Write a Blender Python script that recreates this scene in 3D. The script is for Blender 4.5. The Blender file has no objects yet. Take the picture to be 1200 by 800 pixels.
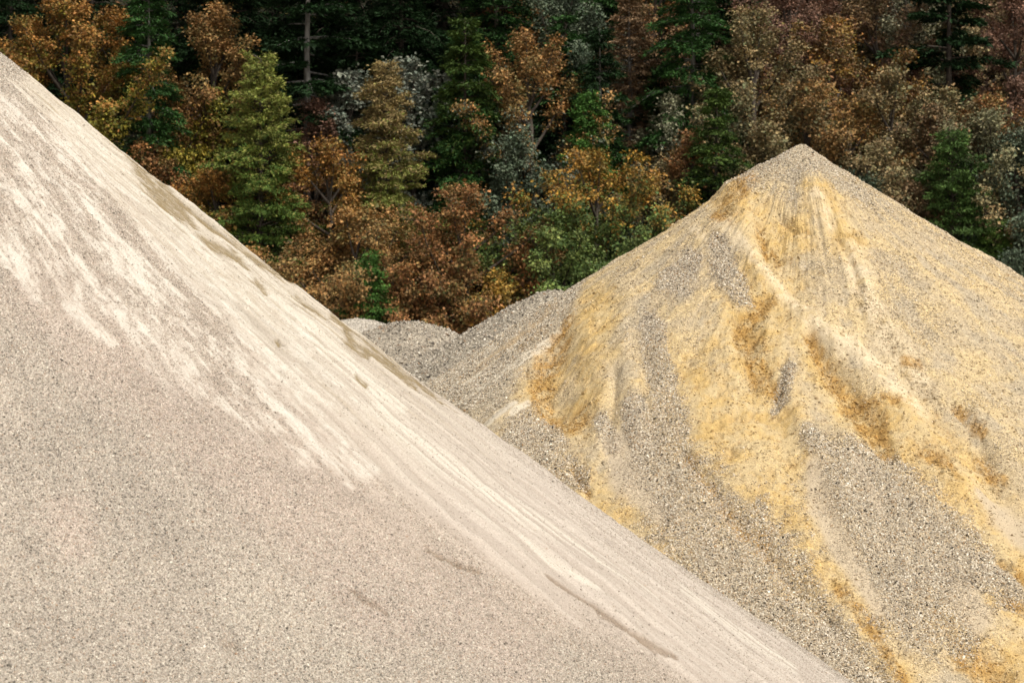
import bpy, math, random
import numpy as np

rng = np.random.default_rng(7)
sc = bpy.context.scene
col = sc.collection
F = 600.0 / math.tan(math.radians(12.5))      # focal length in 1200-px-wide picture units
CAM = np.array([0.0, 0.0, 5.0])
PI = math.pi

# ------------------------------------------------------------------ noise
_pg = np.random.default_rng(3)
_perm = _pg.permutation(2048).astype(np.int32)
_ang = _pg.uniform(0, 2*PI, 2048)
_gx = np.cos(_ang).astype(np.float32); _gy = np.sin(_ang).astype(np.float32)

def noise(x, y, s=0):
    x = np.asarray(x, float); y = np.asarray(y, float)
    xf = np.floor(x); yf = np.floor(y)
    fx = (x-xf).astype(np.float32); fy = (y-yf).astype(np.float32)
    xi = xf.astype(np.int32) + s*131; yi = yf.astype(np.int32) + s*57
    u = fx*fx*fx*(fx*(fx*6-15)+10); v = fy*fy*fy*(fy*(fy*6-15)+10)
    p0 = _perm[xi & 2047]; p1 = _perm[(xi+1) & 2047]
    def g(p, dx, dy):
        a = _perm[(p+yi+dy) & 2047]
        return _gx[a]*(fx-dx) + _gy[a]*(fy-dy)
    a = g(p0, 0, 0); b = g(p1, 1, 0); c = g(p0, 0, 1); d = g(p1, 1, 1)
    ab = a+(b-a)*u; cdm = c+(d-c)*u
    return 1.5*(ab + (cdm-ab)*v)

def fbm(x, y, o=4, s=0, gain=.5):
    t = 0; a = 1.0; n = 0
    for i in range(o):
        t = t + a*noise(x*2**i + 17.3*i, y*2**i - 9.1*i, s+i); n += a; a *= gain
    return t/n*1.4

def sstep(a, b, x):
    t = np.clip((x-a)/(b-a), 0, 1); return t*t*(3-2*t)

def lerp(a, b, t):
    t = np.asarray(t)[..., None]; return a*(1-t) + np.asarray(b)*t

# ------------------------------------------------------------------ objects
def tag(o, label=None, cat=None, group=None, kind=None):
    if label: o['label'] = label
    if cat: o['category'] = cat
    if group: o['group'] = group
    if kind: o['kind'] = kind
    return o

def mesh_obj(name, v, f, mat, parent=None, colr=None, facecol=None, smooth=False):
    me = bpy.data.meshes.new(name)
    v = np.ascontiguousarray(v, np.float32); f = np.ascontiguousarray(f, np.int32)
    n, k = f.shape
    me.vertices.add(len(v)); me.vertices.foreach_set('co', v.ravel())
    me.loops.add(n*k); me.loops.foreach_set('vertex_index', f.ravel())
    me.polygons.add(n)
    me.polygons.foreach_set('loop_start', np.arange(0, n*k, k, dtype=np.int32))
    me.polygons.foreach_set('loop_total', np.full(n, k, np.int32))
    me.polygons.foreach_set('use_smooth', np.full(n, smooth, bool))
    me.update(calc_edges=True)
    c = colr if colr is not None else facecol
    if c is not None:
        at = me.attributes.new('tint', 'FLOAT_COLOR', 'POINT' if colr is not None else 'FACE')
        if c.shape[1] == 3: c = np.c_[c, np.ones(len(c))]
        at.data.foreach_set('color', np.ascontiguousarray(c, np.float32).ravel())
    me.materials.append(mat)
    o = bpy.data.objects.new(name, me); col.objects.link(o)
    if parent is not None: o.parent = parent
    return o

def empty(name, loc):
    o = bpy.data.objects.new(name, None); col.objects.link(o)
    o.location = loc; o.empty_display_size = .5
    return o

# ------------------------------------------------------------------ materials
def new_mat(name):
    m = bpy.data.materials.new(name); m.use_nodes = True
    nt = m.node_tree; b = nt.nodes['Principled BSDF']
    return m, nt, b

def N(nt, t, **kw):
    n = nt.nodes.new(t)
    for k, v in kw.items(): setattr(n, k, v)
    return n

def pile_mat(name, cell, bump, fine):
    m, nt, b = new_mat(name); L = nt.links.new
    at = N(nt, 'ShaderNodeAttribute', attribute_name='tint')
    tc = N(nt, 'ShaderNodeTexCoord')
    vo = N(nt, 'ShaderNodeTexVoronoi'); vo.inputs['Scale'].default_value = 1/cell
    L(tc.outputs['Object'], vo.inputs['Vector'])
    sep = N(nt, 'ShaderNodeSeparateColor'); L(vo.outputs['Color'], sep.inputs[0])
    no = N(nt, 'ShaderNodeTexNoise'); no.inputs['Scale'].default_value = fine; no.inputs['Detail'].default_value = 4
    L(tc.outputs['Object'], no.inputs['Vector'])
    # per-grain value variation, scaled by the grain amount kept in the attribute's alpha
    ramp = N(nt, 'ShaderNodeMapRange'); ramp.inputs['To Min'].default_value = .42; ramp.inputs['To Max'].default_value = 1.54
    L(sep.outputs[0], ramp.inputs['Value'])
    mx = N(nt, 'ShaderNodeMix'); mx.data_type = 'FLOAT'
    L(at.outputs['Alpha'], mx.inputs[0]); mx.inputs[2].default_value = 1.0; L(ramp.outputs[0], mx.inputs[3])
    r2 = N(nt, 'ShaderNodeMapRange'); r2.inputs['From Min'].default_value = .3; r2.inputs['From Max'].default_value = .7
    r2.inputs['To Min'].default_value = .86; r2.inputs['To Max'].default_value = 1.12
    L(no.outputs[0], r2.inputs['Value'])
    mu = N(nt, 'ShaderNodeMath', operation='MULTIPLY'); L(mx.outputs[0], mu.inputs[0]); L(r2.outputs[0], mu.inputs[1])
    vm = N(nt, 'ShaderNodeVectorMath', operation='SCALE'); L(at.outputs['Color'], vm.inputs[0]); L(mu.outputs[0], vm.inputs['Scale'])
    L(vm.outputs[0], b.inputs['Base Color'])
    b.inputs['Roughness'].default_value = .95
    b.inputs['Specular IOR Level'].default_value = .15
    inv = N(nt, 'ShaderNodeMath', operation='MULTIPLY_ADD'); inv.inputs[1].default_value = -1.0; inv.inputs[2].default_value = 1.0
    L(vo.outputs['Distance'], inv.inputs[0])
    hm = N(nt, 'ShaderNodeMath', operation='MULTIPLY'); L(inv.outputs[0], hm.inputs[0]); L(at.outputs['Alpha'], hm.inputs[1])
    ha = N(nt, 'ShaderNodeMath', operation='ADD'); L(hm.outputs[0], ha.inputs[0]); L(no.outputs[0], ha.inputs[1])
    bp = N(nt, 'ShaderNodeBump'); bp.inputs['Strength'].default_value = bump; bp.inputs['Distance'].default_value = cell
    L(ha.outputs[0], bp.inputs['Height']); L(bp.outputs[0], b.inputs['Normal'])
    return m

def tint_mat(name, rough, spec, var=None, trans=0.0):
    m, nt, b = new_mat(name); L = nt.links.new
    at = N(nt, 'ShaderNodeAttribute', attribute_name='tint')
    src = at.outputs['Color']
    if var:
        tc = N(nt, 'ShaderNodeTexCoord'); no = N(nt, 'ShaderNodeTexNoise'); no.inputs['Scale'].default_value = var
        L(tc.outputs['Object'], no.inputs['Vector'])
        r2 = N(nt, 'ShaderNodeMapRange'); r2.inputs['From Min'].default_value = .3; r2.inputs['From Max'].default_value = .7
        r2.inputs['To Min'].default_value = .75; r2.inputs['To Max'].default_value = 1.25; L(no.outputs[0], r2.inputs['Value'])
        vm = N(nt, 'ShaderNodeVectorMath', operation='SCALE'); L(src, vm.inputs[0]); L(r2.outputs[0], vm.inputs['Scale']); src = vm.outputs[0]
    L(src, b.inputs['Base Color'])
    b.inputs['Roughness'].default_value = rough; b.inputs['Specular IOR Level'].default_value = spec
    return m

def noise_mat(name, c1, c2, scale, rough=.9, stretch=None, bump=.4):
    m, nt, b = new_mat(name); L = nt.links.new
    tc = N(nt, 'ShaderNodeTexCoord'); no = N(nt, 'ShaderNodeTexNoise'); no.inputs['Scale'].default_value = scale; no.inputs['Detail'].default_value = 6
    src = tc.outputs['Object']
    if stretch:
        mp = N(nt, 'ShaderNodeMapping'); mp.inputs['Scale'].default_value = stretch; L(src, mp.inputs[0]); src = mp.outputs[0]
    L(src, no.inputs['Vector'])
    cr = N(nt, 'ShaderNodeValToRGB'); L(no.outputs[0], cr.inputs[0])
    cr.color_ramp.elements[0].position = .33; cr.color_ramp.elements[0].color = (*c1, 1)
    cr.color_ramp.elements[1].position = .68; cr.color_ramp.elements[1].color = (*c2, 1)
    L(cr.outputs[0], b.inputs['Base Color']); b.inputs['Roughness'].default_value = rough
    b.inputs['Specular IOR Level'].default_value = .2
    bp = N(nt, 'ShaderNodeBump'); bp.inputs['Strength'].default_value = bump; bp.inputs['Distance'].default_value = .05
    L(no.outputs[0], bp.inputs['Height']); L(bp.outputs[0], b.inputs['Normal'])
    return m

M_left = pile_mat('pale_gravel_surface', .0095, .6, 70)
M_right = pile_mat('yellow_sand_surface', .021, .8, 40)
M_grey = pile_mat('grey_gravel_surface', .035, .9, 20)
M_stone = tint_mat('crushed_stone', .85, .25)
M_leaf = tint_mat('foliage', .6, .25)
M_needle = tint_mat('needles', .7, .15)
M_bark_grey = noise_mat('grey_bark', (.10, .09, .075), (.26, .24, .21), 6, stretch=(1, 1, .25))
M_bark_brown = noise_mat('brown_bark', (.035, .026, .02), (.10, .08, .06), 6, stretch=(1, 1, .25))
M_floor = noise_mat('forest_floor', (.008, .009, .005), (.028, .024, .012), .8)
M_ground = noise_mat('quarry_ground', (.24, .21, .17), (.40, .36, .29), .7)

# ------------------------------------------------------------------ picture rays -> places on a pile
def project(p):
    d = p - CAM
    return 600 + F*d[..., 0]/d[..., 1], 400 - F*d[..., 2]/d[..., 1]

class Pile:
    def __init__(s, apx, apy, D, t, c, rnd=0.0, seed=0):
        s.x = (apx-600)/F*D; s.y = D; s.z = 5+(400-apy)/F*D
        s.t, s.c, s.rnd, s.seed = t, c, rnd, seed
    def H0(s, x, y):
        r = np.hypot(x-s.x, y-s.y)
        tr = s.t*r - s.c*r*r
        if s.rnd: tr = np.sqrt(tr*tr + s.rnd**2) - s.rnd
        return s.z - tr
    def polar(s, x, y):
        return np.arctan2(y-s.y, x-s.x), np.hypot(x-s.x, y-s.y)
    def hit(s, px, py):
        d = np.array([(px-600)/F, 1.0, (400-py)/F])
        t = np.arange(8, s.y+8, .01)
        p = CAM + t[:, None]*d
        below = p[:, 2] <= s.H0(p[:, 0], p[:, 1])
        if below.any(): i = int(np.argmax(below))
        else: i = int(np.argmin(p[:, 2]-s.H0(p[:, 0], p[:, 1])))
        return p[i]
    def stroke(s, pts):
        out = []
        for (px, py, w) in pts:
            p = s.hit(px, py); out.append((p[0], p[1]*.12, p[2], w*1.08*p[1]/F))   # lengths down the slope count in full, depth counts less
        return np.array(out)

def dist(P, st):
    """smallest distance to the polyline divided by its local half width, P (n,3)"""
    best = np.full(len(P), 1e3)
    lo = st[:, :3].min(0) - st[:, 3].max()*3; hi = st[:, :3].max(0) + st[:, 3].max()*3
    idx = np.nonzero(((P >= lo) & (P <= hi)).all(1))[0]
    if len(idx) == 0: return best
    Q = P[idx]; b = best[idx]
    for a, c in zip(st[:-1], st[1:]):
        ab = c[:3]-a[:3]; L2 = (ab*ab).sum()+1e-9
        t = np.clip(((Q-a[:3])@ab)/L2, 0, 1)
        d = np.linalg.norm(Q - (a[:3]+t[:, None]*ab), axis=1)/(a[3]+(c[3]-a[3])*t)
        b = np.minimum(b, d)
    best[idx] = b
    return best

def mask(P, strokes, rag=None, hard=.35):
    m = np.zeros(len(P))
    for st in strokes:
        d = dist(P, st)
        if rag is not None: d = d + rag
        m = np.maximum(m, 1-sstep(1-hard, 1+hard, d))
    return m

# a body mesh: a polar grid, fine where it faces the quarry face we look at, coarse behind
def polar_mesh(name, pile, fn, th0, th1, nth, rmax, nr, mat, parent):
    tf = np.linspace(th0, th1, nth)
    tb = np.linspace(th1, th0+2*PI, 120)[1:-1]
    th = np.r_[tf, tb]; nt = len(th)
    r = np.r_[0.02, np.linspace(.04, rmax, nr-1)]
    T, R = np.meshgrid(th, r)
    x = pile.x + (R*np.cos(T)).ravel(); y = pile.y + (R*np.sin(T)).ravel()
    z, c = fn(x, y, True)
    i = np.arange(nr-1)[:, None]*nt; j = np.arange(nt)[None]
    jn = (j+1) % nt
    f = np.stack([i+j, i+nt+j, i+nt+jn, i+jn], -1).reshape(-1, 4)
    v = np.c_[x, y, z]
    # tip cap
    v = np.r_[v, [[pile.x, pile.y, z[:nt].mean()+.01]]]; c = np.r_[c, c[:1]]
    cap = np.stack([np.full(nt, len(v)-1), j[0], jn[0], jn[0]], -1)
    loc = np.array(parent.location)
    o = mesh_obj(name, v-loc, f, mat, parent, colr=c, smooth=True)
    return o

CUBE = np.array([[-1,-1,-1],[1,-1,-1],[1,1,-1],[-1,1,-1],[-1,-1,1],[1,-1,1],[1,1,1],[-1,1,1]], float)
CF = np.array([[0,3,2,1],[4,5,6,7],[0,1,5,4],[1,2,6,5],[2,3,7,6],[3,0,4,7]])

def rand_rot(n, g):
    q = g.normal(size=(n, 4)); q /= np.linalg.norm(q, axis=1)[:, None]
    w, x, y, z = q.T
    return np.stack([np.stack([1-2*(y*y+z*z), 2*(x*y-z*w), 2*(x*z+y*w)], -1),
                     np.stack([2*(x*y+z*w), 1-2*(x*x+z*z), 2*(y*z-x*w)], -1),
                     np.stack([2*(x*z-y*w), 2*(y*z+x*w), 1-2*(x*x+y*y)], -1)], 1)

def stones(name, pile, fn, dens, n, size, sig, pal, wts, th0, th1, rmax, parent, keep_tint):
    g = np.random.default_rng(pile.seed+99)
    P = []; C = []; tot = 0
    while tot < n:
        m = 400000
        th = g.uniform(th0, th1, m); r = np.sqrt(g.uniform(0, 1, m))*rmax
        x = pile.x+r*np.cos(th); y = pile.y+r*np.sin(th)
        z0 = pile.H0(x, y)
        px, py = project(np.c_[x, y, z0])
        # face towards the quarry floor in front, and inside the stretch of slope that can be seen
        e = .05
        nx = -(pile.H0(x+e, y)-z0)/e; ny = -(pile.H0(x, y+e)-z0)/e
        fac = nx*(CAM[0]-x)+ny*(CAM[1]-y)+(CAM[2]-z0)
        ok = (px > -90) & (px < 1290) & (py > -60) & (py < 850) & (z0 > .02) & (fac > -1.2)
        x, y = x[ok], y[ok]
        z, c = fn(x, y, True)
        k = g.uniform(0, 1, len(x)) < dens(np.c_[x, y, pile.H0(x, y)], c)
        P.append(np.c_[x, y, z][k]); C.append(c[k]); tot += k.sum()
    P = np.concatenate(P)[:n]; C = np.concatenate(C)[:n]; n = len(P)
    s = size*np.exp(g.normal(0, sig, n)); s = np.clip(s, size*.4, size*3)
    S = np.stack([s*g.uniform(.8, 1.35, n), s*g.uniform(.7, 1.1, n), s*g.uniform(.45, .8, n)], -1)*.5
    V = CUBE[None]*S[:, None]*g.uniform(.45, 1.15, (n, 8, 3))*.85
    V = np.einsum('nij,nkj->nki', rand_rot(n, g), V)
    V += P[:, None]; V[..., 2] += (s*.12)[:, None]
    Fa = CF[None] + (np.arange(n)*8)[:, None, None]
    pi = g.choice(len(pal), n, p=np.array(wts)/sum(wts))
    pc = np.array(pal)[pi]*g.uniform(.75, 1.2, (n, 1))
    kt = np.clip(keep_tint(C) + g.uniform(-.25, .25, n), 0, 1)
    c = lerp(pc, C[:, :3]*g.uniform(.7, 1.15, (n, 1)), kt)
    return mesh_obj(name, V.reshape(-1, 3)-np.array(parent.location), Fa.reshape(-1, 4), M_stone, parent,
                    facecol=np.repeat(c, 6, 0))

# ------------------------------------------------------------------ LEFT PILE : pale gravel
PL = Pile(-210, -113.6, 26, .859, .00872, seed=1)
st = PL.stroke
L_white = [st([(-30,150,55),(60,235,68),(150,315,62),(230,385,48),(300,450,38),(370,515,24),(436,548,8)]),
           st([(0,270,26),(60,335,20),(105,375,14),(135,402,6)]),
           st([(60,150,28),(130,215,34),(220,300,38),(330,395,36),(420,470,24)]),
           st([(350,500,8),(390,545,6),(410,570,4)])]
L_fine = [st([(60,100,22),(150,180,30),(240,262,42),(330,345,52),(430,432,60),(520,515,62),(610,587,58),(700,645,52),(800,708,52),(900,772,48),(1000,835,42)])]
L_mid = [st([(300,300,30),(420,480,60),(520,585,60),(620,660,50),(720,735,45),(820,810,40)])]
L_bright = [st([(440,480,9),(480,515,9),(540,557,9),(620,606,8),(690,650,5),(770,700,3)]),
            st([(560,600,3),(640,655,4),(700,690,3)]),
            st([(800,690,3),(860,735,4),(930,778,4)]),
            st([(300,330,6),(400,420,7),(470,480,6)])]
L_scar = [st([(120,156,1.5),(165,195,2.5),(205,232,2),(255,272,2.5),(310,312,2),(365,350,1.5)]), st([(388,372,1.5),(420,395,2.5),(470,432,3),(535,486,1.5)]),
          st([(150,180,2),(175,212,4),(196,240,5),(214,258,3)]), st([(185,218,2),(210,246,4),(228,266,2)]), st([(234,274,2),(258,292,4),(276,306,2)]), st([(248,280,1.5),(272,298,2.5),(290,314,1.5)]),
          st([(404,384,2),(412,402,4),(430,418,3)]), st([(428,408,2),(452,426,5),(490,450,3),(520,474,2)]), st([(440,420,2),(470,442,3),(486,456,1.5)]),
          st([(480,444,1),(489,459,1.3)]), st([(418,445,1),(429,454,1.5)]), st([(325,400,1.3),(328,404,1.3)]),
          st([(300,330,3),(312,345,2)]), st([(345,345,2),(365,362,3),(380,372,2)])]
L_crack = [st([(640,672,1.4),(665,690,2.0),(690,708,1.6),(715,728,2.4),(740,745,1.8),(768,760,2.4),(792,773,1.5)]), st([(408,690,1.5),(428,704,2.8),(454,719,1.6)]),
           st([(262,752,3),(274,761,3)]), st([(500,640,1.8),(560,668,2)])]
L_pink = [st([(40,330,30),(140,420,36),(260,520,40),(380,600,50),(520,690,55),(600,760,50)]),
          st([(75,605,22),(90,640,18)]), st([(410,690,26),(480,740,20)])]

def left_fn(x, y, full):
    th, r = PL.polar(x, y)
    u = th*9.0
    P = np.c_[x, y*.12, PL.H0(x, y)]
    rag = fbm(u*1.6, r*.45, 4, 11)*.8
    rag2 = fbm(u*5, r*1.6, 4, 15)*.6
    fine = mask(P, L_fine, rag*.3+rag2*.15, .45)
    wb = mask(P, L_white, rag*.5+rag2*.3, .5)
    br = mask(P, L_bright, rag2*.5, .75)
    scar = mask(P, L_scar, rag2*1.2+fbm(u*16, r*2.2, 4, 19, .75)*1.7-.62, .5)
    crk = mask(P, L_crack, fbm(x*14, y*14, 4, 23, .8)*1.0-.1, .5)
    pink = mask(P, L_pink, rag*.6, .8)
    streak = fbm(u*9, r*.4, 4, 31)             # thin run-off streaks down the slope
    streak2 = fbm(u*3.2, r*.3, 3, 37)
    patch = fbm(u*2.3+.5*fbm(x*1.5, y*1.5, 2, 48), r*1.25, 5, 41, .62)      # mottled dust patches
    speck = fbm(u*8, r*6, 5, 47, .85)
    gr = fbm(x*1.2, y*1.2, 4, 43)
    big = fbm(x*.5, y*.5, 3, 45)
    mid = mask(P, L_mid, rag*.4+rag2*.2, .6)
    white = np.clip(wb*sstep(-.36, .55, patch*.7+streak*.16+streak2*.15+speck*.5), 0, 1)
    base = np.array([.395, .336, .27])*(1+gr*.16+big*.2+.10*streak2)[:, None]
    low = sstep(8.2, 11.5, r+gr*1.2)
    base = lerp(base, np.array([.335, .297, .235])*(1+gr*.14)[:, None], low*.7)
    base = lerp(base, np.array([.425, .337, .272])*(1+gr*.12)[:, None], pink*.7)
    base = lerp(base, np.array([.375, .305, .24])*(1+.16*streak+.1*patch)[:, None], np.maximum(wb, mid)*.85)
    fcol = lerp(np.array([.375, .315, .255])*np.ones((len(x), 3)), np.array([.455, .39, .32]), sstep(-.4, .45, streak+streak2*.4))
    up = 1-sstep(5.2, 8.6, r)                 # the upper part of the fine band is creamier
    fcol = lerp(fcol, np.array([.425, .368, .285])*(1+streak*.22+speck*.08)[:, None], up*.8)
    c = lerp(base, fcol, fine*.94)
    c = lerp(c, np.array([.29, .225, .135]), sstep(.1, .5, fbm(u*14, r*.8, 4, 33, .6)+patch*.35)*fine*up*.6)
    c = lerp(c, np.array([.51, .448, .35]), sstep(.1, .5, streak2+.5*streak)*fine*up*.5)
    c = lerp(c, np.array([.535, .482, .402])*(1+.12*speck+.06*streak)[:, None], white*.9)
    c = lerp(c, np.array([.54, .48, .39]), br*.85*sstep(-.5, .3, streak))
    c = lerp(c, np.array([.20, .145, .07]), scar*.9*sstep(-.7, .1, speck))
    c = lerp(c, np.array([.16, .105, .06]), crk*.62)
    grain = np.clip(1-.75*fine-.62*white-.3*wb-.3*br-.2*pink-.3*mid, .18, 1)
    z = P[:, 2] + .05*fbm(x*.45, y*.45, 3, 51) + .03*streak2*(.4+fine) + .012*streak
    z = z - .028*scar - .02*crk + .018*gr + .03*fbm(x*1.6, y*1.6, 3, 57) + .012*fbm(x*9, y*9, 2, 55)*(1-.6*fine)
    return z, np.c_[c, grain]

lp = empty('gravel_pile', (PL.x, PL.y, 0))
tag(lp, 'huge pale grey gravel pile with white dusty streaks filling the left and foreground', 'gravel pile')
polar_mesh('slope', PL, left_fn, -1.5, .35, 1150, 13.9, 680, M_left, lp)
so = stones('loose_stones', PL, left_fn, lambda P, c: np.clip((c[:, 3]-.1)*1.25, .10, 1)**1.4, 450000, .0098, .30,
       [(.53,.465,.375),(.41,.35,.28),(.27,.24,.195),(.055,.045,.033),(.36,.23,.14),(.72,.65,.53),(.48,.375,.285)],
       [31, 26, 11, 18, 4, 21, 13], -1.45, .3, 13.8, lp, lambda c: .25+.55*(1-c[:, 3]))
tag(so, kind='stuff')

# ------------------------------------------------------------------ RIGHT PILE : yellow sand and gravel
PR = Pile(940, 170, 46, .63, .0, rnd=.0, seed=2)
st = PR.stroke
R_yel = [st([(668,378,16),(638,430,22),(632,462,22),(660,488,22),(688,470,14),(690,430,10)]),
         st([(700,360,22),(690,400,20)]),
         st([(905,330,30),(890,365,34),(878,410,34),(885,470,42),(905,520,46),(925,575,48),(950,630,40),(985,690,28),(1020,740,20),(1050,790,18)]),
         st([(800,450,34),(825,500,42),(850,555,46),(890,610,44),(950,670,34)]),
         st([(935,390,14),(962,432,17),(995,482,22),(1035,520,17),(1075,555,20),(1130,600,22),(1185,645,18),(1215,670,18)]),
         st([(1060,500,26),(1100,540,34),(1150,570,24)]),
         st([(660,545,12),(700,582,18),(740,612,20),(795,652,16)]),
         st([(960,235,16),(985,262,16),(1000,300,14)]),
         st([(1120,740,30),(1160,770,34),(1205,790,36)]), st([(1165,640,10),(1205,675,14)]), st([(1165,700,10),(1205,725,10)]),
         st([(850,240,14),(880,255,20),(930,275,20)]), st([(880,265,14),(900,300,16),(893,330,14)])]
R_deep = [st([(668,380,8),(640,425,12),(630,455,11),(642,480,11),(668,494,12),(686,478,9)]), st([(845,262,7),(862,238,8),(880,218,8)]),
          st([(838,258,5),(850,246,8),(866,236,6)]), st([(858,212,6),(872,218,8),(880,222,5)]),
          st([(898,350,8),(878,375,11),(866,392,8)]), st([(880,400,12),(890,440,12),(905,450,10)]),
          st([(952,398,8),(975,440,9),(1000,478,11),(1025,512,10),(1045,530,6)]),
          st([(1000,460,9),(1020,468,9),(1028,490,10),(1030,508,8)]),
          st([(806,536,5),(835,580,8),(870,622,9),(905,650,8)]), st([(1085,530,12),(1110,545,14)]), st([(1150,535,8),(1170,560,8)]),
          st([(672,550,4),(682,566,6),(690,575,3)]), st([(1130,765,16),(1165,785,20)]), st([(1180,700,6),(1200,715,8)]), st([(1172,655,4),(1198,675,7)]),
          st([(985,690,8),(1025,745,7),(1060,800,6)]), st([(890,268,6),(896,290,4)]), st([(1060,425,5),(1075,430,5)]), st([(1035,465,4),(1052,470,5)]),
          st([(1120,478,5),(1150,505,6)]), st([(905,285,3),(912,300,3)])]
R_grav = [st([(770,420,14),(782,460,18),(785,500,20),(772,540,42),(800,590,56),(845,640,62),(900,695,56),(965,760,46),(1020,820,36)]),
          st([(745,480,14),(752,540,20)]), st([(790,330,17),(812,300,9)]), st([(840,290,12),(850,320,14),(870,350,10)]),
          st([(762,380,12),(770,420,12)]),
          st([(950,512,12),(975,540,22),(1005,585,52),(1045,640,66),(1085,700,58),(1120,740,26)]), st([(1000,520,10),(1030,545,20),(1080,600,40),(1140,660,30),(1180,690,18)]),
          st([(925,430,7),(915,465,9),(908,475,6)]), st([(1060,690,40),(1110,712,30)]),
          st([(640,540,22),(680,560,12)]), st([(720,520,12),(705,490,8)]), st([(600,520,14),(625,500,20),(650,515,14)])]
R_pale = [st([(815,270,5),(835,300,5),(855,325,5),(870,345,4)]), st([(845,268,6),(880,300,8),(915,340,8),(950,380,9),(990,412,9)]),
          st([(1000,300,12),(1012,345,14),(1030,385,14),(1060,425,12),(1085,452,8)]), st([(955,240,8),(970,265,8)]),
          st([(990,400,12),(1040,440,12),(1075,480,10)]), st([(1050,560,6),(1100,600,8)])]
R_smooth = [st([(1148,572,6),(1175,600,17),(1210,630,22)]), st([(955,545,10),(965,600,16),(990,650,14),(1030,710,10)]),
            st([(725,520,16),(735,560,18),(770,600,10)]), st([(1005,540,5),(1035,605,5)]), st([(1125,700,16),(1145,725,14)])]
R_ridge = [(st([(862,232,14),(878,280,12),(890,335,10)]), .10), (st([(948,215,14),(985,285,12),(1030,380,14),(1090,460,14)]), .09),
           (st([(1060,395,16),(1130,470,18),(1200,550,18)]), .09), (st([(735,350,14),(735,420,14),(745,500,12)]), .07),
           (st([(925,470,14),(965,540,14),(1010,640,16)]), .06),
           (st([(815,270,14),(855,325,14),(900,400,14),(940,480,14)]), .05),
           (st([(845,268,16),(915,340,18),(990,412,20),(1060,480,18),(1130,560,16)]), .10),
           (st([(650,392,12),(605,440,12),(545,480,10)]), .10), (st([(600,478,9),(565,510,8)]), .08),
           (st([(690,400,14),(705,450,14),(700,520,14)]), .06), (st([(940,185,20),(1000,300,22),(1060,425,24)]), .05)]
R_gully = [(st([(658,420,26),(662,460,28),(675,480,20)]), .14), (st([(905,255,22),(915,300,22),(930,345,16)]), .13),
           (st([(1085,470,16),(1130,530,18),(1190,600,18)]), .10), (st([(880,400,18),(900,480,24),(950,580,26)]), .10),
           (st([(1090,380,22),(1160,440,26)]), .08), (st([(745,380,12),(760,440,12)]), .07),
           (st([(972,262,6),(990,298,7),(1008,342,6)]), .12), (st([(916,250,4),(926,262,4),(936,270,3)]), .09),
           (st([(900,345,8),(880,372,12),(868,395,10)]), .10), (st([(950,395,9),(1000,475,13),(1040,525,10)]), .15),
           (st([(838,258,5),(868,236,6)]), .08), (st([(722,440,5),(718,480,6),(710,525,5)]), .08),
           (st([(655,395,14),(640,440,16),(655,480,14)]), .13), (st([(800,530,8),(870,620,10),(960,715,9),(1030,790,8)]), .08),
           (st([(1000,455,9),(1026,490,9)]), .10), (st([(672,550,4),(690,576,4)]), .08), (st([(1120,475,8),(1160,540,8)]), .08),
           (st([(1130,765,20),(1170,790,22)]), .12), (st([(1055,428,9),(1080,430,7)]), .06), (st([(890,265,5),(898,295,5)]), .07),
           (st([(1170,655,8),(1200,680,8)]), .09), (st([(1178,700,8),(1205,716,8)]), .09), (st([(920,425,6),(908,470,6)]), .08)]
R_flank = [st([(676,332,8),(645,360,26),(600,400,38),(560,435,42),(500,475,44)])]
R_flpale = [st([(656,385,3),(628,412,5),(600,436,5),(560,462,4),(530,480,3)]), st([(604,476,3),(580,494,4),(562,508,3)]),
            st([(645,365,2),(600,400,3),(560,425,3)]), st([(620,470,3),(600,488,3)]), st([(590,415,2),(545,448,2)])]
R_flbrown = [st([(650,360,4),(610,395,5),(575,420,4),(540,445,3)]), st([(640,385,3),(610,410,3)])]

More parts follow.
